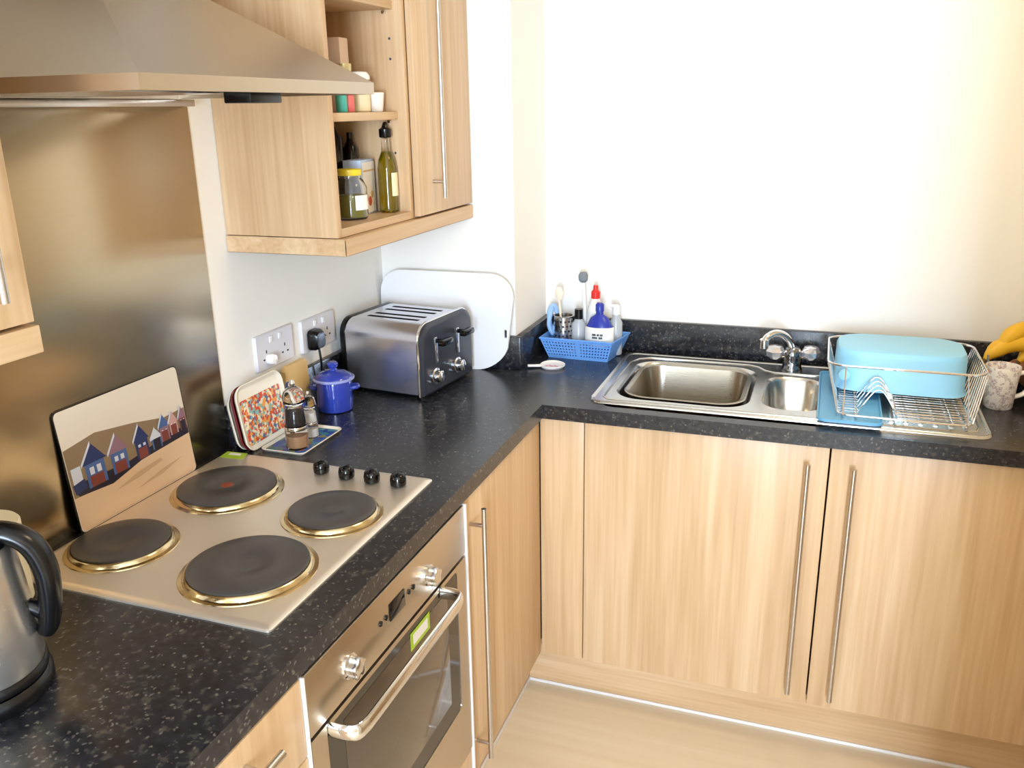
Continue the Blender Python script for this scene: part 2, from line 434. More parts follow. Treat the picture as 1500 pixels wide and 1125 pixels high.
b = BM(); box(b, 1.912, XR-.004, .012, .03, .155, .868, .0015); P('door', b, wood_v, t)
# plinths
PY = .085
t = thing('kitchen_plinth', 'beech kickboard along the floor under the sink cabinet doors', 'plinth', (1.4, PY+.01, 0), 0, 'kickboards')
b = BM(); box(b, .527, XR-.002, PY, PY+.016, .0, .148); P('board', b, wood_x, t)
b = BM(); box(b, .527, XR-.002, PY-.006, PY-.0005, .0, .009, .001); P('seal_strip', b, bright_strip, t, label='thin shiny strip along the floor')
t = thing('kitchen_plinth', 'beech kickboard under the oven and the hob-side cabinets', 'plinth', (.52, -1, 0), 0, 'kickboards')
b = BM(); box(b, .51, .526, -2.45, PY, .0, .148); P('board', b, wood_y, t)
b = BM(); box(b, .5265, .532, -2.45, PY-.007, .0, .009, .001); P('seal_strip', b, bright_strip, t, label='thin shiny strip along the floor')

# ------------------------------------------------------------------ oven
t = thing('built_in_oven', 'stainless steel built-in oven with glass door below the hob', 'oven', (.3, -.833, .26))
b = BM(); box(b, .05, .572, OV0+.01, OV1-.01, .27, .865); P('housing', b, black_matt, t)
b = BM(); box(b, .574, .602, OV0+.003, OV1-.003, .758, .868, .002); cp = P('control_panel', b, steel_oven, t)
b = BM(); box(b, .6025, .604, -.872, -.815, .80, .833, .0004)
P('display', b, black_gloss, cp, label='small black clock display')
for y in (-.905, -.885, -.797, -.779):
    b = BM(); lathe(b, [(.005, 0), (.005, .0025), (.004, .003)], (.602, y, .816), 12, 'x'); P('button', b, black_pl, cp)
def oven_knob(y, z):
    b = BM(); lathe(b, [(.021, 0), (.021, .004), (.016, .006)], (.602, y, z), 28, 'x', cap1=True)
    n = 40
    def lp(r0, x):
        return [(x, y+(r0*(1+.16*math.cos(5*2*PI*k/n)))*math.sin(2*PI*k/n), z+(r0*(1+.16*math.cos(5*2*PI*k/n)))*math.cos(2*PI*k/n)) for k in range(n)]
    loft(b, [lp(.0165, .607), (lp(.0165, .620)), lp(.0155, .6235), lp(.009, .6245)])
    P('knob', b, chrome, cp, label='star-shaped chrome knob')
oven_knob(-.717, .806); oven_knob(-1.012, .806)
# door: steel frame round a dark glass
b = BM()
g0, g1, gz0, gz1 = OV0+.045, OV1-.05, .41, .742
fy = lambda x, y, z: (z, x, y)
plate(b, [(OV0+.003, .27), (OV1-.003, .27), (OV1-.003, .752), (OV0+.003, .752)], [rrect(g0, g1, gz0, gz1, .012, n=4)], .576, .602, f=fy)
dr = P('oven_door', b, steel_oven, t)
b = BM(); box(b, .580, .6005, g0+.001, g1-.001, gz0+.001, gz1-.001); gl = P('door_glass', b, dark_glass, dr, label='dark tinted glass')
gmid = mat('oven_window', '55483a', .08, spec=.7)
b = BM(); box(b, .6006, .6012, g0+.05, g1-.05, gz0+.045, gz1-.02, .0002); P('viewing_window', b, gmid, dr, label='lighter see-through middle of the glass')
b = BM()
hz = .738; ge = -.655
path = smoothpath([(.603, g0+.008, hz), (.63, g0+.008, hz), (.647, g0+.016, hz), (.652, g0+.04, hz)], 4) + smoothpath([(.652, ge-.04, hz), (.647, ge-.016, hz), (.63, ge-.008, hz), (.603, ge-.008, hz)], 4)
tube(b, path, .013, 12, flat=(1.1, .5))
P('door_handle', b, chrome, dr, label='bowed chrome bar handle')
b = BM(); box(b, .6014, .602, -.80, -.718, .692, .728)
box(b, .6021, .6024, -.79, -.728, .700, .721, mi=1); P('energy_sticker', b, [green_sticker, paper_white], dr, label='green and white sticker')
t2 = thing('filler_drawer', 'narrow beech panel below the oven', 'cabinet panel', (.59, -.833, .155))
b = BM(); box(b, .582, .60, OV0+.003, OV1-.003, .155, .262, .0015); P('front_panel', b, wood_v, t2)

# ------------------------------------------------------------------ hob
HX, HY = .0222, -1.107
t = thing('electric_hob', 'stainless steel electric hob with four solid plates set in the worktop', 'hob', (HX+.255, HY+.29, WZ))
b = BM()
x0, x1, y0, y1 = HX, HX+.51, HY, HY+.58
lp = lambda i, z: rrect(x0+i, x1-i, y0+i, y1-i, .008, z, 4)
loft(b, [lp(0, WZ), lp(0, WZ+.003), lp(.002, WZ+.0045), lp(.012, WZ+.0065), lp(.016, WZ+.0065)], cap0=True, cap1=True)
hp = P('hob_plate', b, steel_hob, t)
HZ = WZ+.0066
for i, (cx, cy, r) in enumerate(((.13, -.965, .083), (.160, -.709, .098), (.397, -.967, .101), (.421, -.741, .083))):
    b = BM(); lathe(b, [(r+.014, 0), (r+.013, .0015), (r+.006, .0025), (r+.004, .008), (r+.001, .010), (r-.002, .0095)], (cx, cy, HZ), 64, cap1=True)
    g = P('plate_ring', b, hot_plate_ring, t, label='shiny steel ring around the hot plate')
    b = BM(); lathe(b, [(r-.002, .0096), (r-.001, .0125), (r-.004, .0140), (r*.34, .0136), (r*.31, .0120), (r*.12, .0120), (.001, .0120)], (cx, cy, HZ), 64, cap0=False)
    hpx = P('hot_plate', b, hot_plate, t, label='dark cast-iron hot plate')
    if i == 1:
        b = BM(); lathe(b, [(r*.13, .01205), (r*.12, .0123), (.001, .0123)], (cx, cy, HZ), 24); P('red_dot', b, red_dot, hpx, label='faded red spot')
for x, y in ((.294, -.572), (.359, -.580), (.42, -.583), (.48, -.583)):
    b = BM(); lathe(b, [(.013, 0), (.0165, .003), (.017, .012), (.015, .022), (.011, .026), (.004, .028), (.001, .028)], (x, y, HZ), 28)
    box(b, x-.0015, x+.0015, y-.015, y+.002, HZ+.02, HZ+.029, .0006)
    P('control_knob', b, black_gloss, t, label='glossy black hob knob')
b = BM(); m4 = [(.030, -.566), (.088, -.562), (.078, -.530), (.026, -.532)]
plate(b, m4, [], HZ+.0001, HZ+.0005); P('sticker', b, green_sticker, t, label='green and white sticker on the hob corner')
b = BM(); plate(b, [(.040, -.548), (.070, -.546), (.066, -.536), (.038, -.537)], [], HZ+.0006, HZ+.0008); P('sticker_print', b, paper_white, t)

# ------------------------------------------------------------------ hood
HN, HF, HD, HB, HT = -1.134, -.540, .457, 1.672, 1.692
t = thing('extractor_hood', 'brushed steel pyramid cooker hood on the wall above the hob', 'extractor hood', (.2, -.837, HB))
b = BM()
cx0, cx1, cw0, cw1, cz = 0.0005, .217, -.937, -.737, 1.846
v = lambda *p: b.verts.new(p)
B0, B1, B2, B3 = v(.0005, HN, HT), v(HD, HN, HT), v(HD, HF, HT), v(.0005, HF, HT)
T0, T1, T2, T3 = v(.0005, cw0, cz), v(cx1, cw0, cz), v(cx1, cw1, cz), v(.0005, cw1, cz)
L0, L1, L2, L3 = v(.0005, HN, HB), v(HD, HN, HB), v(HD, HF, HB), v(.0005, HF, HB)
for q in ((B0, B1, T1, T0), (B1, B2, T2, T1), (B2, B3, T3, T2), (B3, B0, T0, T3), (T0, T1, T2, T3), (L0, L1, B1, B0), (L1, L2, B2, B1), (L2, L3, B3, B2), (L3, L0, B0, B3)):
    b.faces.new(q)
i0, i1, j0, j1 = .03, HD-.012, HN+.012, HF-.012
I = [v(i0, j0, HB), v(i1, j0, HB), v(i1, j1, HB), v(i0, j1, HB)]; J = [v(i0, j0, HB+.008), v(i1, j0, HB+.008), v(i1, j1, HB+.008), v(i0, j1, HB+.008)]
L = [L0, L1, L2, L3]
for k in range(4):
    b.faces.new((L[k], L[(k+1) % 4], I[(k+1) % 4], I[k])); b.faces.new((I[k], I[(k+1) % 4], J[(k+1) % 4], J[k]))
b.faces.new(J)
P('canopy', b, steel_hood, t, smooth=20)
b = BM(); box(b, .0005, cx1-.004, cw0+.004, cw1-.004, cz+.0005, 2.399, .002); P('chimney', b, steel_hood, t)
b = BM(); box(b, .35, .40, -.835, -.75, HB-.014, HB+.007, .002); P('control_box', b, black_pl, t, label='black switch box under the canopy')
b = BM(); box(b, .05, .32, -1.09, -.85, HB+.002, HB+.0075); box(b, .05, .32, -.835, -.76, HB+.002, HB+.0075); P('filter', b, satin, t)
b = BM(); box(b, .0045, .03, HN, -.505, HB-.014, HB-.001, .001); P('rear_trim', b, satin, t, label='thin bright metal strip along the back')

# ------------------------------------------------------------------ wall cabinets
ZC, Z0, Z1 = 1.349, 1.387, 2.10
Y0, Y1, Y2 = -.417, -.063, .2955
t = thing('wall_cabinet', 'beech wall cabinet with open shelves and one door, right of the cooker hood', 'cabinet', (.15, -.1, ZC))
b = BM(); box(b, .001, .284, Y0, Y0+.018, Z0, Z1, .001); P('side_panel', b, wood_v, t)
b = BM(); box(b, .001, .284, Y1, Y1+.018, Z0, Z1, .001)
P('partition', b, wood_v, t)
for zz in (1.50, 1.545, 1.76, 1.805):
    b = BM(); lathe(b, [(.003, 0), (.003, .001)], (.25, Y1-.001, zz), 10, 'y'); P('shelf_pin_hole', b, grey_ink, t)
b = BM(); box(b, .001, .284, Y2-.018, Y2, Z0, Z1, .001); P('side_panel', b, wood_v, t)
b = BM(); box(b, .001, .284, Y0+.018, Y1, Z0, Z0+.018); box(b, .001, .284, Y1+.018, Y2-.018, Z0, Z0+.018); P('bottom_panel', b, wood_y, t)
b = BM(); box(b, .001, .284, Y0+.018, Y1, Z1-.018, Z1); box(b, .001, .284, Y1+.018, Y2-.018, Z1-.018, Z1); P('top_panel', b, wood_y, t)
b = BM(); box(b, .001, .006, Y0+.018, Y1, Z0+.018, Z1-.018); P('back_panel', b, wood_v, t)
for zz in (1.623, 1.868):
    b = BM(); box(b, .006, .262, Y0+.019, Y1-.001, zz, zz+.018, .001); P('shelf', b, wood_y, t)
for zz in (1.619, 1.862):
    b = BM(); lathe(b, [(.004, -.012), (.004, 0)], (.242, Y1-.0005, zz), 10, 'y'); P('shelf_pin', b, chrome, t)
b = BM(); box(b, .286, .302, Y1+.014, Y2-.001, Z0+.004, Z1, .0015); d = P('door', b, wood_v, t)
bar_handle(d, (.334, .035, 2.0), (.334, .035, 1.43), (-.032, 0, 0))
b = BM(); plate(b, [(.001, Y0-.003), (.303, Y0-.003), (.303, Y2), (.001, Y2)], [], ZC, Z0-.0015)
bmesh.ops.bevel(b, geom=b.edges[:], offset=.0015, segments=2, affect='EDGES')
P('pelmet', b, wood_y, t)
LY = -1.205
t = thing('wall_cabinet', 'beech wall cabinet at the left edge, beside the cooker hood', 'cabinet', (.15, -1.5, ZC))
b = BM(); box(b, .001, .284, LY-.60, LY, Z0, Z1, .001); P('carcass', b, wood_v, t)
b = BM(); box(b, .286, .302, LY-.598, LY-.002, Z0+.004, Z1, .0015); d = P('door', b, wood_v, t)
bar_handle(d, (.334, LY-.066, 2.0), (.334, LY-.066, 1.43), (-.032, 0, 0))
b = BM(); box(b, .001, .303, LY-.60, LY+.003, ZC, Z0-.0015, .0015); P('pelmet', b, wood_y, t)

# ------------------------------------------------------------------ sink
SX0, SX1, SY0, SY1 = .705, 1.655, .055, .548
t = thing('kitchen_sink', 'stainless steel one-and-a-half bowl sink with ribbed drainer', 'sink', (1.18, .3, WZ))
b = BM()
mb = (.757, 1.108, .105, .478, .075); hb = (1.135, 1.285, .13, .42, .06)
def rr(q, i, z): return rrect(q[0]+i, q[1]-i, q[2]+i, q[3]-i, max(q[4]-i, .004), z, 8)
sz = WZ+.003
plate(b, rrect(SX0+.012, SX1-.012, SY0+.012, SY1-.012, .025, n=8), [rrect(mb[0], mb[1], mb[2], mb[3], mb[4], n=8), rrect(hb[0], hb[1], hb[2], hb[3], hb[4], n=8)], sz-.0008, sz)
O = (SX0, SX1, SY0, SY1, .037)
loft(b, [rr(O, 0, WZ+.0002), rr(O, .001, WZ+.004), rr(O, .004, WZ+.0065), rr(O, .008, WZ+.006), rr(O, .012, sz)], False, False)
# drainer ribs
for k in range(9):
    x = 1.345+k*.032
    loft(b, [[(x+s*w, y, sz+h) for s, w, h in ((-1, .006, 0), (-1, .003, .0025), (1, .003, .0025), (1, .006, 0))] for y in (.11, .13, .45, .47)], True, True)
# pressed line around the wet area
bead = [(.738, .105), (.736, .30), (.738, .44), (.755, .482), (.79, .505), (.90, .508), (1.075, .506), (1.105, .492), (1.125, .462), (1.15, .448), (1.26, .448), (1.295, .455), (1.33, .478), (1.40, .488), (1.595, .488), (1.622, .475), (1.632, .44), (1.632, .13), (1.622, .098), (1.595, .086), (1.2, .084), (.79, .082), (.752, .086)]
tube(b, [(x, y, sz) for x, y in bead], .0032, 6, closed=True)
P('sink_top', b, steel_sink, t)
b = BM(); loft(b, [rr(mb, 0, sz), rr(mb, .004, sz-.003), rr(mb, .010, sz-.012), rr(mb, .018, sz-.12), rr(mb, .035, sz-.15), rr(mb, .09, sz-.155)], False, True)
P('main_bowl', b, steel_sink, t)
b = BM(); loft(b, [rr(hb, 0, sz), rr(hb, .003, sz-.003), rr(hb, .007, sz-.010), rr(hb, .014, sz-.075), rr(hb, .026, sz-.095), rr(hb, .055, sz-.098)], False, True)
P('half_bowl', b, steel_sink, t)
b = BM(); lathe(b, [(.03, 0), (.028, .002), (.012, .001), (.001, .001)], (1.21, .275, sz-.0975), 24); P('drain', b, chrome, t)
b = BM(); lathe(b, [(.0005, 0), (.007, 0), (.007, .0015), (.0005, .002)], (1.215, .095, sz), 16); lathe(b, [(.0005, 0), (.006, 0), (.006, .0015), (.0005, .002)], (1.24, .093, sz), 16)
P('maker_mark', b, satin, t)
# washing-up bowl standing in the main bowl
steel_basin = steel('basin_steel', 'b2aa9c', .28, 'x', .015)
b = BM(); q = (.775, 1.096, .125, .455, .07); z0 = WZ-.135
loft(b, [rr(q, .045, z0), rr(q, .030, z0+.004), rr(q, .012, WZ-.012), rr(q, .002, WZ-.003), rr(q, 0, WZ+.002), rr(q, .004, WZ+.004), rr(q, .014, WZ+.001), rr(q, .017, WZ-.012), rr(q, .034, z0+.010), rr(q, .05, z0+.007)], True, True)
single('washing_up_bowl', b, steel_basin, 'grey rectangular washing-up bowl standing in the larger sink bowl', 'washing-up bowl')

# ------------------------------------------------------------------ tap
t = thing('mixer_tap', 'chrome mixer tap with faceted clear handles behind the half bowl', 'tap', (1.195, .50, WZ+.003))
tz = WZ+.003
tap_glass = mat('tap_handle_crystal', 'e6e6ea', .08, .75)
gun = mat('tap_dark_chrome', '8d8f94', .12, 1)
b = BM(); lathe(b, [(.030, 0), (.030, .006), (.026, .012), (.026, .035), (.027, .042), (.026, .056), (.018, .066), (.001, .068)], (1.195, .50, tz), 28)
tube(b, [(1.15, .492, tz+.045), (1.24, .508, tz+.045)], .013, 16); P('tap_body', b, gun, t)
b = BM(); pth = smoothpath([(1.195, .50, tz+.05), (1.186, .488, tz+.082), (1.170, .470, tz+.106), (1.148, .448, tz+.117), (1.128, .430, tz+.110), (1.119, .422, tz+.098)], 6)
tube(b, pth, .010, 14); lathe(b, [(.0125, 0), (.013, .024), (.010, .027)], (1.119, .422, tz+.078), 16); P('spout', b, chrome, t)
for s in (-1, 1):
    b = BM(); c = (1.195+s*.048, .50+s*.008-.004, tz+.043); n = 6
    lathe(b, [(.010, -.012), (.024, -.002), (.027, .012), (.020, .026), (.001, .028)], (c[0], c[1], c[2]), 7)
    P('tap_handle', b, tap_glass, t, label='faceted clear tap handle', smooth=10)

# ------------------------------------------------------------------ dish rack
t = thing('dish_rack', 'chrome wire dish rack standing on the sink drainer', 'dish rack', (1.45, .28, WZ+.012))
zr, zb = 1.028, .932
def ring(x0, x1, y0, y1, r, z): return rrect(x0, x1, y0, y1, r, z, 6)
b = BM(); tube(b, ring(1.288, 1.645, .165, .47, .045, zr), .0032, 8, closed=True); P('rim', b, chrome, t)
b = BM(); tube(b, ring(1.318, 1.610, .075, .42, .03, zb), .0028, 8, closed=True)
for x in (1.36, 1.45, 1.57): tube(b, [(x, .075, zb-.002), (x, .42, zb-.002)], .0024, 6)
for x, y in ((1.33, .10), (1.60, .10), (1.33, .40), (1.60, .40)): tube(b, [(x, y, zb), (x, y, WZ+.0065)], .004, 8)
P('base_frame', b, chrome, t)
def wire(name, pts, r=.0018):
    b = BM(); tube(b, pts, r, 6); P(name, b, chrome, t)
for k in range(17):
    y = .09+k*.0195
    wire('base_wire', [(1.318, y, zb), (1.365, y, zb)]); wire('base_wire', [(1.45, y, zb), (1.610, y, zb)])
for k in range(14):
    f = k/13; y1_ = .185+f*.265; y0_ = .09+f*.31
    wire('side_wire', [(1.645, y1_, zr), (1.611, y0_, zb)], .0016); wire('side_wire', [(1.288, y1_, zr), (1.317, y0_, zb)], .0016)
for k in range(5):
    x = 1.33+k*.07; wire('side_wire', [(x, .47, zr), (x*.93+.1, .42, zb)])
for x in (1.33, 1.60): wire('side_wire', [(x, .165, zr), (x, .075, zb)])
for k in range(8):
    y = .115+k*.036
    wire('divider_wire', smoothpath([(1.365, y, zb), (1.385, y, zb+.035), (1.400, y, zb+.055), (1.414, y, zb+.055), (1.430, y, zb+.035), (1.45, y, zb)], 3))
b = BM(); q = (1.300, 1.622, .235, .452, .08); zt = 1.048; zl = .945
def half(i, z, bulge=.0):
    return rrect(q[0]+i, q[1]-i, q[2]+i, q[3]-i, .062, z, 10)
loft(b, [half(.0, zl), half(.006, zl+.01), half(.008, zt-.012), half(.012, zt-.003), half(.020, zt)], True, True)
lathe(b, [(.014, 0), (.014, .012)], (1.33, .2365, .985), 12, 'y')
single('plastic_bowl', b, bowl_blue, 'light blue plastic bowl upturned in the dish rack', 'bowl')
b = BM(); q2 = (1.272, 1.42, .045, .46, .02)
loft(b, [rr(q2, .004, WZ+.0095), rr(q2, 0, WZ+.012), rr(q2, 0, WZ+.018), rr(q2, .003, WZ+.018), rr(q2, .006, WZ+.0125)], True, True)
single('drip_tray', b, tray_blue, 'blue flat drip tray under the left half of the dish rack', 'tray')

# ------------------------------------------------------------------ mug, bananas
t = thing('floral_mug', 'white mug with grey and pink floral print beside the dish rack', 'mug', (1.697, .315, WZ))
b = BM(); lathe(b, [(.030, 0), (.033, .004), (.036, .06), (.0405, .106), (.0395, .108), (.038, .106), (.034, .06), (.030, .008), (.001, .006)], (1.697, .315, WZ), 40, cap1=False); P('cup', b, mug_m, t)
b = BM(); tube(b, smoothpath([(1.73, .325, WZ+.085), (1.755, .335, WZ+.088), (1.768, .34, WZ+.065), (1.755, .335, WZ+.035), (1.728, .325, WZ+.025)], 5), .0055, 10, flat=(1, 1.3)); P('mug_handle', b, white_gloss, t)
b = BM(); tube(b, [(1.672, .33, WZ+.02), (1.665, .345, WZ+.125)], .0028, 8, flat=(1, 2)); single('teaspoon', b, satin, 'metal teaspoon standing in the floral mug', 'spoon')
b = BM(); lathe(b, [(.06, 0), (.07, .004), (.11, .04), (.135, .075), (.13, .077), (.105, .045), (.06, .012), (.001, .010)], (1.865, .43, WZ), 40, cap1=False)
single('fruit_bowl', b, wood_bowl, 'reddish brown wooden fruit bowl at the right end of the worktop', 'bowl')
def banana(a0, c, lab, tilt):
    t = thing('banana', lab, 'banana', c, 0, 'bananas in the fruit bowl')
    pts, rad = [], []
    for k in range(15):
        f = k/14; a = -1.0+2.0*f
        p = Vector((.1*math.sin(a), 0, .1*math.cos(a)-.07)); p.rotate(Matrix.Rotation(tilt, 3, 'X')); p.rotate(Matrix.Rotation(a0, 3, 'Z'))
        pts.append(p); rad.append(.0215*min(1, (.30+2.4*min(f, 1-f)*1.6)))
    b = BM(); tube(b, pts, rad, 10); P('peel', b, banana_m, t, world=False)
    b = BM(); d = (pts[0]-pts[1]).normalized(); tube(b, [pts[0]-d*.003, pts[0]+d*.014], [.0062, .0050], 8); P('stem', b, banana_tip, t, world=False)
banana(.15, (1.745, .385, WZ+.120), 'yellow banana on top of the fruit bowl, nearest the mug', -.5)
banana(.5, (1.765, .42, WZ+.150), 'yellow banana on top of the bunch in the fruit bowl', -.15)
banana(.9, (1.80, .455, WZ+.115), 'yellow banana at the back of the bunch in the fruit bowl', .35)

# ------------------------------------------------------------------ basket with bottles
t = thing('plastic_basket', 'blue perforated plastic basket holding washing-up bottles, beside the sink', 'basket', (.57, .49, WZ))
b = BM()
bz0, bz1 = WZ, WZ+.062
bot = [(.482, .438), (.668, .432), (.682, .548), (.488, .552)]; top = [(.456, .428), (.684, .422), (.708, .562), (.462, .566)]
for s in range(4):
    A0, A1 = Vector((*bot[s], bz0)), Vector((*bot[(s+1) % 4], bz0)); B0_, B1_ = Vector((*top[s], bz1)), Vector((*top[(s+1) % 4], bz1))
    nx = 45 if s % 2 == 0 else 25; nz = 13
    nr = (A1-A0).cross(B0_-A0).normalized()*.0016
    grid = [[[None, None] for _ in range(nx+1)] for _ in range(nz+1)]
    for j in range(nz+1):
        for i in range(nx+1):
            p = A0.lerp(A1, i/nx).lerp(B0_.lerp(B1_, i/nx), j/nz)
            grid[j][i] = (b.verts.new(p), b.verts.new(p-nr))
    hole = lambda j, i: (0 < i < nx-1 and 1 < j < nz-2 and i % 2 == 1 and j % 2 == 0 and i not in (nx//2, nx//2+1))
    for j in range(nz):
        for i in range(nx):
            if hole(j, i): continue
            for k in (0, 1):
                b.faces.new((grid[j][i][k], grid[j][i+1][k], grid[j+1][i+1][k], grid[j+1][i][k]))
tube(b, [(x, y, bz1) for x, y in top], .003, 8, closed=True)
bb = [b.verts.new((x, y, bz0+.001)) for x, y in bot]; b.faces.new(bb)
P('tub', b, basket_blue, t)
b0 = WZ+.003
# things standing in the basket
t = thing('cutlery_pot', 'perforated steel cutlery pot at the left in the blue basket', 'pot', (.515, .487, b0))
b = BM(); lathe(b, [(.026, 0), (.028, .002), (.029, .118), (.031, .120), (.028, .121), (.027, .004), (.001, .003)], (.515, .487, b0), 32, cap1=False); pc = P('body', b, satin, t)
b = BM()
for j in range(6):
    for i in range(14):
        a = 2*PI*(i+.5*(j % 2))/14; c = Vector((.515+.0287*math.cos(a), .487+.0287*math.sin(a), b0+.03+j*.015))
        d = Vector((math.cos(a), math.sin(a), 0)); e = Vector((-d.y, d.x, 0))
        b.faces.new([b.verts.new(c+d*.0008+e*.0035*math.cos(q*PI/3)+Vector((0, 0, .0035*math.sin(q*PI/3)))) for q in range(6)])
P('perforations', b, dark_ink, pc)
t = thing('glass_bottle', 'small clear bottle with black cap in the blue basket', 'bottle', (.562, .492, b0))
b = BM(); lathe(b, [(.020, 0), (.022, .003), (.022, .095), (.013, .108), (.011, .118), (.001, .118)], (.562, .492, b0), 28); P('body', b, clear_pl, t)
b = BM(); lathe(b, [(.013, .112), (.013, .142), (.001, .143)], (.562, .492, b0), 20); P('cap', b, black_pl, t)
t = thing('dish_brush', 'white long-handled brush with grey head, bristles up in the blue basket', 'brush', (.575, .53, b0))
b = BM(); tube(b, smoothpath([(.575, .53, b0), (.572, .53, b0+.1), (.565, .53, b0+.22)], 4), .006, 8); P('brush_handle', b, white_pl, t)
b = BM(); lathe(b, [(.008, 0), (.014, .006), (.015, .022), (.010, .03), (.001, .031)], (.565, .53, b0+.218), 16); P('bristles', b, grey_bristle, t)
t = thing('cleaner_bottle', 'white bottle with red cap behind the label bottle in the blue basket', 'bottle', (.607, .522, b0))
b = BM(); lathe(b, [(.024, 0), (.028, .004), (.029, .10), (.024, .14), (.014, .165), (.011, .178), (.001, .178)], (.607, .522, b0), 28); P('body', b, white_pl, t)
b = BM(); lathe(b, [(.014, .172), (.014, .192), (.008, .198), (.007, .212), (.001, .213)], (.607, .522, b0), 20); P('cap', b, red_pl, t)
t = thing('soap_bottle', 'blue squeeze bottle with wide white label at the front of the blue basket', 'bottle', (.634, .468, b0))
b = BM(); lathe(b, [(.034, 0), (.040, .004), (.043, .095), (.036, .106), (.027, .125), (.012, .135), (.010, .15), (.001, .15)], (.634, .468, b0), 36, squash=.62); P('body', b, cup_blue, t)
b = BM(); lathe(b, [(.0425, .040), (.0450, .044), (.0450, .094), (.0425, .098)], (.634, .468, b0), 36, squash=.63, cap0=False, cap1=False); lb = P('label_band', b, paper_white, t, label='white label with small dark lettering')
b = BM()
for x0, x1, z in ((-.016, -.004, .074), (-.001, .006, .074), (.008, .017, .074), (-.016, .001, .065), (.004, .016, .065)):
    for k in range(4):
        xa = x0+(x1-x0)*k/4; xb = xa+(x1-x0)/5
        yy = -math.sqrt(max(0, 1-(max(abs(xa), abs(xb))/.045)**2))*.045*.63-.0009
        box(b, .634+xa, .634+xb, .468+yy-.0006, .468+yy, b0+z, b0+z+.006)
P('lettering', b, dark_ink, lb)
b = BM(); lathe(b, [(.013, .145), (.013, .165), (.009, .170), (.001, .171)], (.634, .468, b0), 20); P('cap', b, cup_blue, t)
t = thing('spray_bottle', 'clear bottle with pale top at the right end of the blue basket', 'bottle', (.672, .522, b0))
b = BM(); lathe(b, [(.018, 0), (.020, .003), (.020, .10), (.012, .115), (.010, .13), (.001, .13)], (.672, .522, b0), 24); P('body', b, clear_pl, t)
b = BM(); lathe(b, [(.012, .125), (.012, .15), (.006, .155), (.001, .156)], (.672, .522, b0), 18); box(b, .655, .676, .517, .527, b0+.145, b0+.156, .002); P('cap', b, white_pl, t)
t = thing('wooden_spoon', 'pale long-handled spoon leaning in the cutlery pot in the blue basket', 'spoon', (.507, .492, b0+.005))
b = BM(); tube(b, [(.516, .487, b0+.005), (.497, .50, b0+.165)], .0035, 8); lathe(b, [(.003, 0), (.012, .012), (.014, .03), (.008, .044), (.001, .046)], (.497, .50, b0+.16), 16, squash=.4); P('spoon_body', b, mat('pale_wood', 'f0e2cc', .5), t)
b = BM()
for k in range(3):
    tube(b, smoothpath([(.478, .51-.006*k, b0+.055), (.466, .505-.006*k, b0+.085), (.462+.003*k, .51, b0+.125), (.478, .512, b0+.145), (.486, .515, b0+.11), (.478, .51-.006*k, b0+.055)], 5), .007, 8)
single('cleaning_cloth', b, mat('pale_blue_cloth', '9fc4ee', .8), 'pale blue looped cloth hooked on the left end of the blue basket', 'cloth')
# spoon rest
t = thing('spoon_rest', 'small white spoon rest with pink motif on the worktop before the blue basket', 'spoon rest', (.525, .335, WZ))
b = BM()
def egg(s, z, inset=0):
    out = []
    for k in range(32):
        a = 2*PI*k/32; x = (.037-inset)*math.cos(a); y = (.040-inset)*math.sin(a)*(1-.15*math.cos(a))
        out.append((.525+x*s, .340+y*s, z))
    return out
loft(b, [egg(.85, WZ), egg(1, WZ+.006), egg(1, WZ+.009), egg(.9, WZ+.007), egg(.7, WZ+.004)], True, True)
tube(b, smoothpath([(.497, .325, WZ+.006), (.478, .315, WZ+.007), (.458, .305, WZ+.008)], 4), [.010]*4+[.009]*5, 8, flat=(.4, 1)); P('dish', b, white_gloss, t)
b = BM()
for k in range(5): lathe(b, [(.004, 0), (.004, .0006)], (.508+k*.008, .333+(k % 2)*.006, WZ+.0042), 8)
P('motif', b, mat('pink_motif', 'd98c9c', .5), t)

# ------------------------------------------------------------------ chopping board against the corner wall
t = thing('chopping_board', 'large white chopping board with rounded corners leaning behind the toaster', 'chopping board', (.22, .25, WZ))
b = BM(); o = []
for p in rrect(.01, .432, 0, .285, .07, n=10): o.append(p)
# bottom corners taper inward
o = [(x-(.045*(1-min(1, z/.16))**1.6 if x > .3 else 0), z) for x, z in o]
slot = rrect(.404, .412, .10, .125, .0035, n=3)
lean = lambda x, z, d: (x, .262+z*.03+(d), WZ+z)
plate(b, o, [slot], .0, -.009, f=lambda x, z, d: lean(x, z, d))
P('board', b, white_pl, t)
b = BM(); box(b, .403, .413, .2655-.001, .2665, WZ+.098, WZ+.127); P('hanging_slot', b, dark_ink, t)

# ------------------------------------------------------------------ toaster
t = thing('four_slot_toaster', 'brushed steel four-slot toaster with dark end panels on the worktop', 'toaster', (.293, -.058, WZ), math.radians(-6.5))
TL, TW, TH = .262, .262, .198
def prof(i=0, n=7, r=.042, w=TW, h=TH, z0=.012):
    pts = [(i, z0+i)]
    for k in range(n+1):
        a = PI-(PI/2)*k/n; pts.append((i+r+(r)*math.cos(a), h-i-r+r*math.sin(a)))
    for k in range(n+1):
        a = PI/2-(PI/2)*k/n; pts.append((w-i-r+r*math.cos(a), h-i-r+r*math.sin(a)))
    pts.append((w-i, z0+i)); return pts
def pl(x, i=0): return [(x, y, z) for y, z in prof(i)]
slots = [(.062, .078), (.098, .114), (.148, .164), (.184, .200)]
b = BM()
ring_a, ring_b = pl(-TL+.018), pl(-.018)
n = len(ring_a); va = [b.verts.new(p) for p in ring_a]; vb = [b.verts.new(p) for p in ring_b]
for k in range(n):
    if k == 8: continue     # the flat top is made below, with its slots
    b.faces.new((va[k], va[(k+1) % n], vb[(k+1) % n], vb[k]))
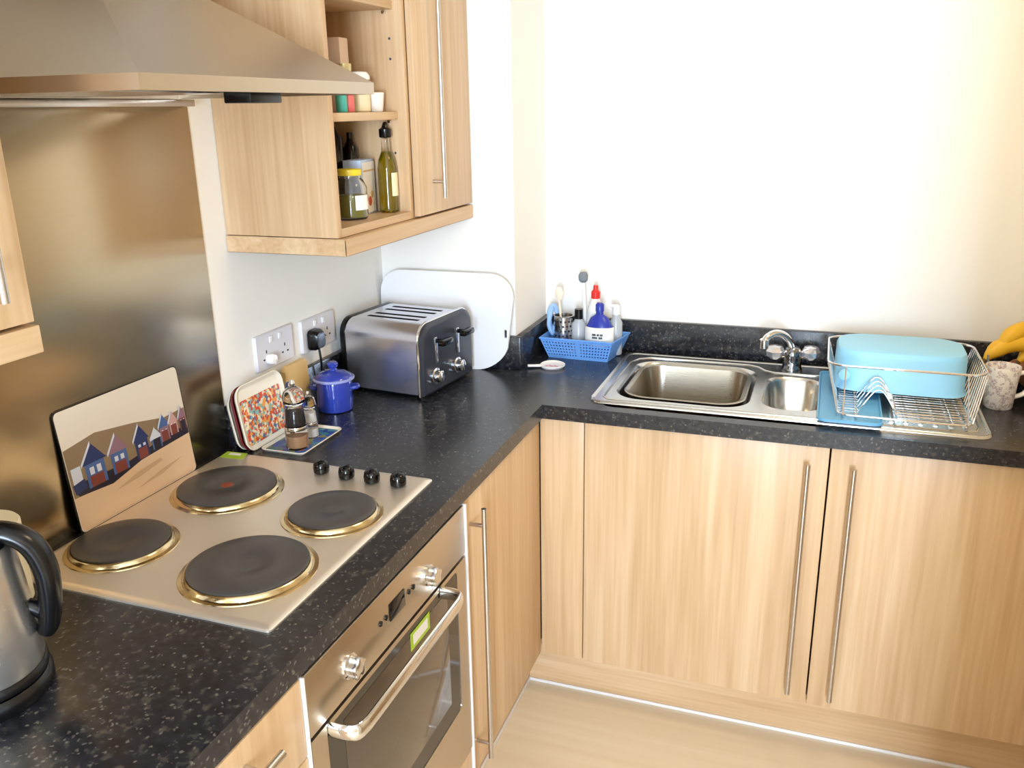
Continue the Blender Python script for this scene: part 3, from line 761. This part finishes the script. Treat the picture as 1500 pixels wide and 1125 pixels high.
holes = [rrect(-.215, -.05, a, c, .004, n=3) for a, c in slots]
plate(b, [(-TL+.018, .042), (-.018, .042), (-.018, TW-.042), (-TL+.018, TW-.042)], holes, TH-.0008, TH, sides=True)
body = P('body', b, steel_toaster, t, world=False)
for a, c in slots:
    b = BM(); loft(b, [rrect(-.215, -.05, a, c, .004, TH-.0005, 3), rrect(-.213, -.052, a+.001, c-.001, .004, .06, 3)], False, True)
    P('bread_slot', b, slot_black, body, world=False, label='dark bread slot')
def endcap(xa, xb, nm, lab):
    b = BM(); s = 1 if xb > xa else -1
    loft(b, [pl(xa), pl(xa+s*.004, -.002), pl(xb-s*.006, -.002), pl(xb-s*.001, .003), pl(xb, .008)], True, True)
    return P(nm, b, toaster_grey if 'front' in nm else black_pl, t, world=False, label=lab)
fr = endcap(-.018, .004, 'front_panel', 'dark grey control panel with rounded shoulders')
endcap(-TL+.018, -TL-.004, 'rear_panel', 'black rear end panel')
b = BM()
pa = [(-.012, y, z) for y, z in prof(-.0035)]
tube(b, pa, .0035, 8); P('trim_band', b, chrome, t, world=False, label='chrome trim around the control panel')
b = BM(); box(b, -TL+.01, -.004, .006, TW-.006, .004, .014, .003); P('base', b, black_pl, t, world=False)
for x in (-.02, -TL+.03):
    for y in (.02, TW-.02):
        b = BM(); lathe(b, [(.011, 0), (.011, .0045)], (x, y, 0), 14); P('foot', b, black_pl, t, world=False)
for y, yd in ((.060, .052), (.176, .168)):
    b = BM(); box(b, .0045, .007, y-.006, y+.006, .088, .160, .001); g = P('lever_track', b, chrome, fr, world=False, label='upright chrome lever slot')
    b = BM(); tube(b, [(.006, y, .150), (.032, y, .151)], .006, 10)
    loft(b, [[(.026+d, y+q[0], .151+q[1]) for q in rrect(-.030*k, .030*k, -.008*k, .008*k, .007*k, n=4)] for d, k in ((0, .8), (.004, 1), (.016, 1), (.020, .8))], True, True)
    P('lever', b, black_gloss, fr, world=False, label='black push-down lever')
    b = BM(); lathe(b, [(.022, .0045), (.022, .008), (.017, .010), (.016, .024), (.013, .026), (.001, .026)], (0, yd, .055), 28, 'x')
    box(b, .024, .029, yd-.003, yd+.003, .042, .068, .001)
    P('browning_dial', b, chrome, fr, world=False, label='round chrome browning dial')
    b = BM(); lathe(b, [(.004, .0045), (.004, .008)], (0, yd-.032, .048), 12, 'x'); P('button', b, chrome, fr, world=False)

# ------------------------------------------------------------------ sockets
def socket(y0, y1, z0, z1, lab, plugy=None, gap=False):
    t = thing('wall_socket', lab, 'socket', (0, (y0+y1)/2, z0), 0, 'double wall sockets')
    b = BM(); loft(b, [[(x, y, z) for y, z in rrect(y0+i, y1-i, z0+i, z1-i, .005, n=3)] for x, i in ((0, 0), (.006, 0), (.009, .002))], True, True)
    P('face_plate', b, socket_white, t)
    w = (y1-y0)
    for s in (.25, .75):
        yc = y0+w*s
        b = BM(); box(b, .0092, .0125, yc-.006+(.02 if s < .5 else -.02), yc+.006+(.02 if s < .5 else -.02), z1-.024, z1-.009, .001); P('rocker_switch', b, white_pl, t)
        b = BM()
        for dy, dz, a, c in ((0, .010, .002, .004), (-.011, -.008, .0035, .002), (.011, -.008, .0035, .002)):
            box(b, .0091, .0094, yc+dy-a, yc+dy+a, (z0+z1)/2-.010+dz-c, (z0+z1)/2-.010+dz+c)
        P('pin_holes', b, dark_ink, t)
socket(-.367, -.213, 1.050, 1.138, 'white double wall socket above the trays, left one with a white plug')
socket(-.172, -.012, 1.044, 1.132, 'white double wall socket left of the toaster with black plug')
t = thing('white_plug', 'small white plug-in adapter in the left wall socket above the trays', 'plug', (.01, -.325, 1.075))
b = BM(); lathe(b, [(.013, 0), (.014, .012), (.011, .018), (.001, .020)], (.0096, -.322, 1.075), 24, 'x'); P('body', b, white_gloss, t)
t = thing('black_plug', 'black mains plug in the wall socket left of the toaster, cord hanging down', 'plug', (.01, -.132, 1.06))
b = BM(); lp = [[(x, y, z) for y, z in rrect(-.157+i, -.107-i, 1.05+i, 1.104-i, .012, n=4)] for x, i in ((.0135, 0), (.030, .001), (.040, .006), (.041, .012))]
loft(b, lp, True, True); P('body', b, black_pl, t)
b = BM(); tube(b, smoothpath([(.03, -.132, 1.055), (.034, -.133, 1.02), (.033, -.130, .97), (.036, -.12, .925), (.045, -.10, .9135), (.06, -.075, .9135)], 6), .0032, 8); P('cord', b, black_pl, t)

# ------------------------------------------------------------------ blue pot
t = thing('lidded_pot', 'small glossy blue stoneware pot with lid left of the toaster', 'pot', (.10, -.185, WZ))
c = (.10, -.185, WZ)
b = BM(); lathe(b, [(.038, 0), (.044, .003), (.046, .02), (.046, .075), (.045, .080), (.042, .080), (.041, .06), (.001, .05)], c, 40, cap1=False); P('body', b, blue_pot, t)
b = BM(); lathe(b, [(.049, .080), (.053, .083), (.053, .086), (.049, .088)], c, 40, cap0=False, cap1=False)
lathe(b, [(.044, .0795), (.053, .083)], c, 40, cap0=False, cap1=False); P('rim', b, blue_pot_rim, t, label='paler blue rim')
b = BM(); lathe(b, [(.048, .0875), (.046, .092), (.030, .101), (.010, .106), (.008, .110), (.013, .116), (.014, .122), (.010, .127), (.001, .128)], c, 40); P('lid', b, blue_pot, t)
for s in (-1, 1):
    d = Vector((.94, .336, 0))*s; e = Vector((-d.y, d.x, 0)); cc = Vector(c)
    b = BM(); tube(b, smoothpath([cc+d*.044+e*.012+Vector((0, 0, .06)), cc+d*.058+e*.009+Vector((0, 0, .062)), cc+d*.060-e*.009+Vector((0, 0, .062)), cc+d*.044-e*.012+Vector((0, 0, .06))], 5), .0055, 8); P('side_handle', b, blue_pot, t)

# ------------------------------------------------------------------ trays, bamboo board
def tray(name, lab, y0, y1, h, xb, xt, mats, r=.03, extra=None, grp=None, yb=0, z0=WZ):
    """rounded shallow tray leaning against the wall: foot at x=xb, top at x=xt"""
    t = thing(name, lab, 'tray', (xb, (y0+y1)/2, z0), 0, grp)
    L = math.hypot(h, xb-xt); cs, sn = (xb-xt)/L, h/L
    def F(y, s, d):   # s along the slope, d outward
        return (xb-s*cs+d*sn+.0, y+yb*s/h, z0+s*sn+d*cs)
    b = BM(); n = 6
    def ring(i, d): return [F(p[0], p[1], d) for p in rrect(y0+i, y1-i, i, L-i, max(r-i, .008), n=n)]
    loft(b, [ring(.012, 0), ring(.004, .002), ring(0, .0085), ring(.002, .0098), ring(.006, .008), ring(.012, .0030)], True, True)
    P('tray_body', b, mats[0], t)
    if len(mats) > 1:
        b = BM(); v0, v1, s0, s1 = extra
        ls = [F(p[0], p[1], .0032) for p in rrect(v0, v1, s0, s1, .004, n=2)]; l2 = [F(p[0], p[1], .0038) for p in rrect(v0, v1, s0, s1, .004, n=2)]
        loft(b, [ls, l2], True, True); P('printed_picture', b, mats[1], t, label='colourful printed picture')
    return t
cream_mel = mat('cream_melamine', 'e9e0cd', .25); red_mel = mat('dark_red_melamine', '6e1a20', .3); dark_mel = mat('black_melamine', '17151a', .3)
tray('serving_tray', 'cream edged tray rearmost against the wall behind the picture tray', -.524, -.34, .132, .045, .0215, [cream_mel], grp='stacked leaning trays')
tray('serving_tray', 'dark red and black edged tray leaning between two cream trays', -.523, -.34, .147, .056, .0325, [red_mel], grp='stacked leaning trays')
tray('serving_tray', 'cream tray with colourful picture leaning foremost on the stack behind the mills', -.522, -.342, .152, .067, .0435, [cream_mel, collage_m], .03, (-.506, -.355, .012, .118), 'stacked leaning trays')
b = BM()
plate(b, [(-.30, 0), (-.195, 0), (-.198, .125), (-.21, .137), (-.285, .137), (-.297, .125)], [], 0, .012, f=lambda y, z, d: (.0245-z*.02+d+.0, y, WZ+z))
single('bamboo_board', b, gold_wood, 'pale golden wooden board leaning on the wall behind the trays', 'board')
t = thing('flat_tray', 'small flat tray with blue seascape print lying under the pepper mills', 'tray', (.13, -.40, WZ))
b = BM()
A = [(.090, -.492), (.190, -.488), (.192, -.322), (.088, -.318)]
def A_(i, z): return rrect(.084+i, .200-i, -.496+i, -.318-i, max(.014-i, .004), z, 5)
loft(b, [A_(.006, WZ), A_(0, WZ+.006), A_(.001, WZ+.0075), A_(.004, WZ+.006), A_(.007, WZ+.0025)], True, True); P('tray_body', b, cream_mel, t)
b = BM(); loft(b, [A_(.009, WZ+.0026), A_(.009, WZ+.0031)], True, True); P('printed_picture', b, collage_b, t, label='blue and brown printed picture')

# ------------------------------------------------------------------ mills
def mill(c, r, h, lab, fill, group='salt and pepper mills'):
    t = thing('spice_mill', lab, 'mill', c, 0, group)
    k = h/.165
    b = BM(); lathe(b, [(r*.95, 0), (r, .003*k), (r, .05*k), (r*.97, .052*k)], c, 28); P('mill_base', b, acrylic, t)
    b = BM(); lathe(b, [(r*.93, .0525*k), (r*.9, .06*k), (r*.78, .095*k), (r*.62, .102*k)], c, 28); P('chamber', b, acrylic, t)
    b = BM(); lathe(b, [(r*.70, .003*k), (r*.72, .030*k)], c, 20, mi=1); lathe(b, [(r*.74, .056*k), (r*.62, .088*k)], c, 20); P('filling', b, [fill, tan_fill if fill is peppercorn else fill], t)
    b = BM(); lathe(b, [(r*.99, .046*k), (r*1.02, .048*k), (r*1.02, .053*k), (r*.99, .055*k)], c, 28, cap0=False, cap1=False); P('steel_band', b, chrome, t)
    b = BM(); lathe(b, [(r*.55, .1025*k), (r*.9, .110*k), (r*.98, .124*k), (r*.8, .140*k), (r*.45, .147*k), (r*.3, .150*k)], c, 24); P('head', b, acrylic, t, label='clear domed turning head')
    b = BM(); lathe(b, [(r*.18, .1505*k), (r*.28, .157*k), (r*.18, .1645*k), (.0005, .165*k)], c, 16); P('top_knob', b, chrome, t)
mill((.158, -.452, WZ+.0033), .026, .160, 'taller clear acrylic mill of peppercorns on the small tray', peppercorn)
mill((.152, -.385, WZ+.0033), .0175, .112, 'shorter clear acrylic mill of salt on the small tray', salt_m)
b = BM(); lathe(b, [(.017, 0), (.019, .003), (.018, .10), (.012, .125), (.009, .14), (.001, .142)], (.125, -.415, WZ+.0033), 24)
single('glass_shaker', b, glass, 'clear glass shaker behind the taller mill', 'shaker')

# ------------------------------------------------------------------ picture board behind the hob
t = thing('picture_board', 'rectangular glass board printed with beach huts leaning on the splashback', 'picture board', (.012, -.80, WZ))
PYL, PYR, PH = -.948, -.628, .238
def PF(u, v, d=0):   # u 0..1 along, v 0..1 up
    return (.0195-.013*v+d, PYL+(PYR-PYL)*u-.008*v, WZ+.0005+PH*v)
b = BM()
o = [((y), z) for y, z in rrect(0, .32, 0, PH, .012, n=5)]
plate(b, o, [], -.003, .0, f=lambda y, z, d: PF(y/.32, z/PH, d)); P('glass_panel', b, black_gloss, t, label='black backed glass panel')
cols = {'sky': 'ddd0bd', 'hill': '8a7358', 'sand': 'd9b794', 'navy': '2a3560', 'blue': '4a6496', 'pale': 'cdd0da', 'rust': '7d3e34', 'mauve': '8d6a78', 'dark': '241e2c', 'pink': 'c49a94', 'dune': 'c4a07e'}
pm = {k: mat('print_'+k, v, .3) for k, v in cols.items()}; keys = list(cols)
pb = BM(); depth = [0]
def poly(col, pts):
    depth[0] += 1; d = .0003+.00004*depth[0]
    f = pb.faces.new([pb.verts.new(PF(u, 1-v, d)) for u, v in pts]); f.material_index = keys.index(col)
rim = [(p[0]/.32, 1-p[1]/PH) for p in rrect(.0025, .3175, .0025, PH-.0025, .010, n=5)]
poly('sky', rim)
poly('hill', [(.012, .31), (.25, .27), (.55, .33), (.8, .40), (.99, .39), (.99, .68), (.012, .75)])
poly('sand', [(.012, .70), (.3, .72), (.55, .64), (.99, .62), (.99, .95), (.95, .985), (.05, .985), (.012, .95)])
poly('dune', [(.3, .80), (.5, .74), (.7, .72), (.72, .75), (.5, .79)])
poly('dune', [(.45, .88), (.7, .82), (.9, .80), (.7, .86)])
poly('dark', [(.03, .66), (.1, .6), (.45, .62), (.85, .55), (.99, .56), (.99, .63), (.55, .66), (.3, .73), (.05, .70)])
def hut(u, w, v0, v1, roof, wall, door):
    vm = v0+(v1-v0)*.40
    poly(wall, [(u-w*.42, vm), (u+w*.42, vm), (u+w*.42, v1), (u-w*.42, v1)])
    poly(roof, [(u-w*.55, vm+.02), (u, v0), (u+w*.55, vm+.02)])
    poly('pale', [(u-w*.56, vm+.03), (u-w*.56, vm), (u, v0-.015), (u, v0+.015)])
    poly(wall if door == wall else 'pale', [(u-w*.25, vm+.05), (u-.01, vm+.05), (u-.01, v1-.10), (u-w*.25, v1-.10)])
    poly('pale', [(u+.01, vm+.05), (u+w*.25, vm+.05), (u+w*.25, v1-.10), (u+.01, v1-.10)])
    poly(door, [(u-w*.3, v1-.09), (u+w*.3, v1-.09), (u+w*.3, v1), (u-w*.3, v1)])
poly('pale', [(.03, .47), (.10, .47), (.10, .60), (.03, .60)]); poly('navy', [(.02, .60), (.11, .58), (.12, .66), (.03, .68)])
hut(.20, .17, .33, .68, 'navy', 'blue', 'rust'); hut(.385, .15, .35, .67, 'mauve', 'blue', 'rust')
hut(.575, .125, .36, .65, 'navy', 'navy', 'rust'); hut(.70, .10, .45, .63, 'pale', 'blue', 'dark')
hut(.78, .095, .36, .60, 'blue', 'mauve', 'rust'); hut(.865, .085, .37, .58, 'pink', 'pink', 'rust'); hut(.95, .07, .36, .58, 'mauve', 'rust', 'dark')
bmesh.ops.solidify(pb, geom=pb.faces[:], thickness=0.0) if False else None
P('beach_print', pb, [pm[k] for k in keys], t, label='printed picture of beach huts on sand', smooth=0)

# ------------------------------------------------------------------ kettle
KC = (.245, -1.345, WZ)
t = thing('electric_kettle', 'steel cordless kettle with black handle at the left edge of the worktop', 'kettle', KC)
b = BM(); lathe(b, [(.086, 0), (.088, .004), (.088, .018), (.083, .024), (.001, .024)], KC, 48); P('power_base', b, black_pl, t)
b = BM(); lathe(b, [(.080, .0245), (.0845, .028), (.0845, .036), (.082, .040)], KC, 48); P('base_ring', b, black_pl, t)
b = BM(); lathe(b, [(.081, .0405), (.082, .045), (.080, .10), (.075, .16), (.070, .205), (.066, .212)], KC, 64); P('body', b, steel_kettle, t)
b = BM(); lathe(b, [(.0665, .2125), (.066, .220), (.055, .228), (.030, .234), (.001, .236)], KC, 48); P('lid', b, black_pl, t)
d = Vector((.80, .60, 0)); d.normalize(); kc = Vector(KC); Zv = Vector((0, 0, 1))
b = BM(); pts = smoothpath([kc+d*.020+Zv*.226, kc+d*.060+Zv*.228, kc+d*.090+Zv*.208, kc+d*.103+Zv*.170, kc+d*.102+Zv*.125, kc+d*.096+Zv*.092, kc+d*.090+Zv*.078], 6)
tube(b, pts, [.015+.004*math.sin(PI*i/(len(pts)-1)) for i in range(len(pts))], 14, flat=(.8, 1.15))
pts = smoothpath([kc+d*.096+Zv*.100, kc+d*.084+Zv*.112, kc+d*.072+Zv*.118], 4); tube(b, pts, .011, 10)
P('kettle_handle', b, black_pl, t, label='curved black plastic handle')
b = BM(); e = -d; pe = Vector((-e.y, e.x, 0))
loft(b, [[kc+e*(.064+o1)+pe*s+Zv*z for s, o1, z in ((-.022, 0, zz), (0, ex, zz), (.022, 0, zz), (0, -.01, zz))] for zz, ex in ((.15, .010), (.19, .022), (.212, .034))], True, True); P('spout', b, steel_kettle, t)
# cream tin behind the kettle
t = thing('storage_tin', 'cream round storage tin behind the kettle, against the splashback', 'tin', (.065, -1.172, WZ))
c = (.065, -1.172, WZ)
b = BM(); lathe(b, [(.055, 0), (.057, .002), (.057, .110), (.055, .112)], c, 48); P('body', b, cream_tin, t)
b = BM(); lathe(b, [(.057, .1125), (.0585, .114), (.0585, .133), (.056, .136), (.040, .1355), (.001, .1355)], c, 48); P('lid', b, cream_tin, t)

# ------------------------------------------------------------------ shelf contents (lower)
sz = Z0+.0185
t = thing('pickle_jar', 'glass jar of green pickles with yellow lid on the lower shelf', 'jar', (.215, -.232, sz))
c = (.215, -.232, sz)
b = BM(); lathe(b, [(.034, 0), (.038, .004), (.038, .072), (.030, .088), (.026, .092), (.026, .098), (.0245, .098), (.0245, .09), (.036, .070), (.036, .005), (.001, .004)], c, 36, cap1=False); P('glass_body', b, glass, t)
b = BM(); lathe(b, [(.033, .005), (.0345, .008), (.0345, .055), (.001, .056)], c, 28); P('contents', b, pickle, t)
b = BM(); lathe(b, [(.028, .0985), (.0285, .100), (.0285, .111), (.026, .113), (.001, .113)], c, 32); P('lid', b, yellow_lid, t)
b = BM(); n = 8
lo = [[(c[0]+.0387*math.cos(a), c[1]+.0387*math.sin(a), c[2]+z) for a in [(-.55+1.1*k/n)-.25 for k in range(n+1)]] for z in (.022, .055)]
loft(b, lo, False, False, close=False); P('paper_label', b, paper_white, t)
t = thing('tea_carton', 'white and blue printed carton between jar and oil bottle', 'carton', (.185, -.134, sz), math.radians(8))
b = BM(); box(b, -.022, .022, -.045, .045, 0, .128, .0015)
P('carton', b, paper_blue, t, world=False)
b = BM(); box(b, .0222, .0227, -.034, .044, .004, .122); P('printed_front', b, paper_white, t, world=False, label='white printed face')
b = BM(); box(b, .0228, .0231, -.03, .042, .100, .104, mi=0)
for y, z, rr0, mi_ in ((-.015, .04, .010, 0), (.005, .03, .012, 1), (.02, .045, .009, 0), (.03, .028, .011, 2), (-.02, .018, .007, 1)):
    lathe(b, [(rr0, .0228), (rr0*.9, .0232)], (0, y, z), 10, 'x', mi=mi_)
P('printed_picture', b, [paper_tan, paper_red, paper_cream], t, world=False)
t = thing('oil_bottle', 'slim glass bottle of olive oil with black pourer on the lower shelf', 'bottle', (.238, -.089, sz))
c = (.238, -.089, sz)
b = BM(); lathe(b, [(.020, 0), (.0235, .003), (.0235, .105), (.020, .125), (.0115, .145), (.0105, .175), (.001, .176)], c, 32); P('glass_body', b, glass, t)
b = BM(); lathe(b, [(.019, .004), (.0222, .006), (.0222, .104), (.0185, .124), (.0102, .144), (.001, .145)], c, 28); P('oil', b, oil, t)
b = BM(); lathe(b, [(.013, .1765), (.015, .179), (.015, .196), (.008, .200), (.004, .212), (.001, .213)], c, 20); P('pourer', b, black_pl, t)
b = BM(); lo = [[(c[0]+.0242*math.cos(a), c[1]+.0242*math.sin(a), c[2]+z) for a in [(-.9+1.5*k/n)+.2 for k in range(n+1)]] for z in (.040, .095)]
loft(b, lo, False, False, close=False); P('paper_label', b, paper_cream, t)
for x, y, r, h, lab in ((.075, -.200, .028, .20, 'dark bottle at the far left of the lower shelf'), (.115, -.135, .028, .222, 'tall dark bottle with pale cap on the lower shelf'), (.14, -.088, .018, .190, 'shorter dark bottle behind the carton on the lower shelf')):
    t = thing('dark_bottle', lab, 'bottle', (x, y, sz), 0, 'dark bottles on the lower shelf')
    b = BM(); lathe(b, [(r*.95, 0), (r, .003), (r, h*.80), (r*.5, h*.88), (r*.42, h*.92), (.001, h*.92)], (x, y, sz), 28); P('body', b, dark_bottle, t)
    b = BM(); lathe(b, [(r*.42, h*.92), (r*.42, h*.995), (.001, h)], (x, y, sz), 18); P('cap', b, paper_tan if 'pale' in lab else black_pl, t)
# upper shelf
sz = 1.6415
t = thing('tall_carton', 'tall pale pink carton at the left of the upper shelf', 'carton', (.165, -.165, sz), math.radians(4))
b = BM(); box(b, -.02, .02, -.022, .022, 0, .162, .002); P('carton', b, paper_pink, t, world=False)
t = thing('spice_jar', 'small jar with pale gold lid in front of the tall pink carton', 'jar', (.205, -.205, sz))
b = BM(); lathe(b, [(.016, 0), (.017, .002), (.017, .080), (.015, .088), (.001, .088)], (.205, -.205, sz), 24); P('glass_body', b, glass, t)
b = BM(); lathe(b, [(.0155, .0885), (.0165, .090), (.0165, .104), (.001, .105)], (.205, -.205, sz), 24); P('lid', b, mat('pale_gold_lid', 'd9cd9a', .3, .4), t)
t = thing('round_tub', 'cream round tub with domed lid on the upper shelf', 'tub', (.215, -.160, sz))
b = BM(); lathe(b, [(.021, 0), (.024, .003), (.025, .068), (.023, .070)], (.215, -.160, sz), 28); P('body', b, paper_cream, t)
b = BM(); lathe(b, [(.026, .0705), (.026, .079), (.020, .087), (.001, .090)], (.215, -.160, sz), 28); P('lid', b, white_gloss, t)
for (x, y, m, lab) in ((.235, -.278, teal, 'small teal tub on the upper shelf below the hood edge'), (.235, -.247, coral, 'small coral pink tub on the upper shelf below the hood edge')):
    t = thing('small_tub', lab, 'tub', (x, y, sz), 0, 'small coloured tubs on the upper shelf')
    b = BM(); lathe(b, [(.011, 0), (.0125, .002), (.0125, .034), (.011, .036)], (x, y, sz), 24); P('body', b, m, t)
    b = BM(); lathe(b, [(.013, .0362), (.013, .043), (.001, .044)], (x, y, sz), 24); P('lid', b, m, t)
b = BM(); lathe(b, [(.015, 0), (.017, .002), (.0215, .042), (.0205, .043), (.019, .040), (.015, .004), (.001, .003)], (.232, -.117, sz), 28, cap1=False)
single('egg_cup', b, white_gloss, 'small plain white cup at the front right of the upper shelf', 'cup')
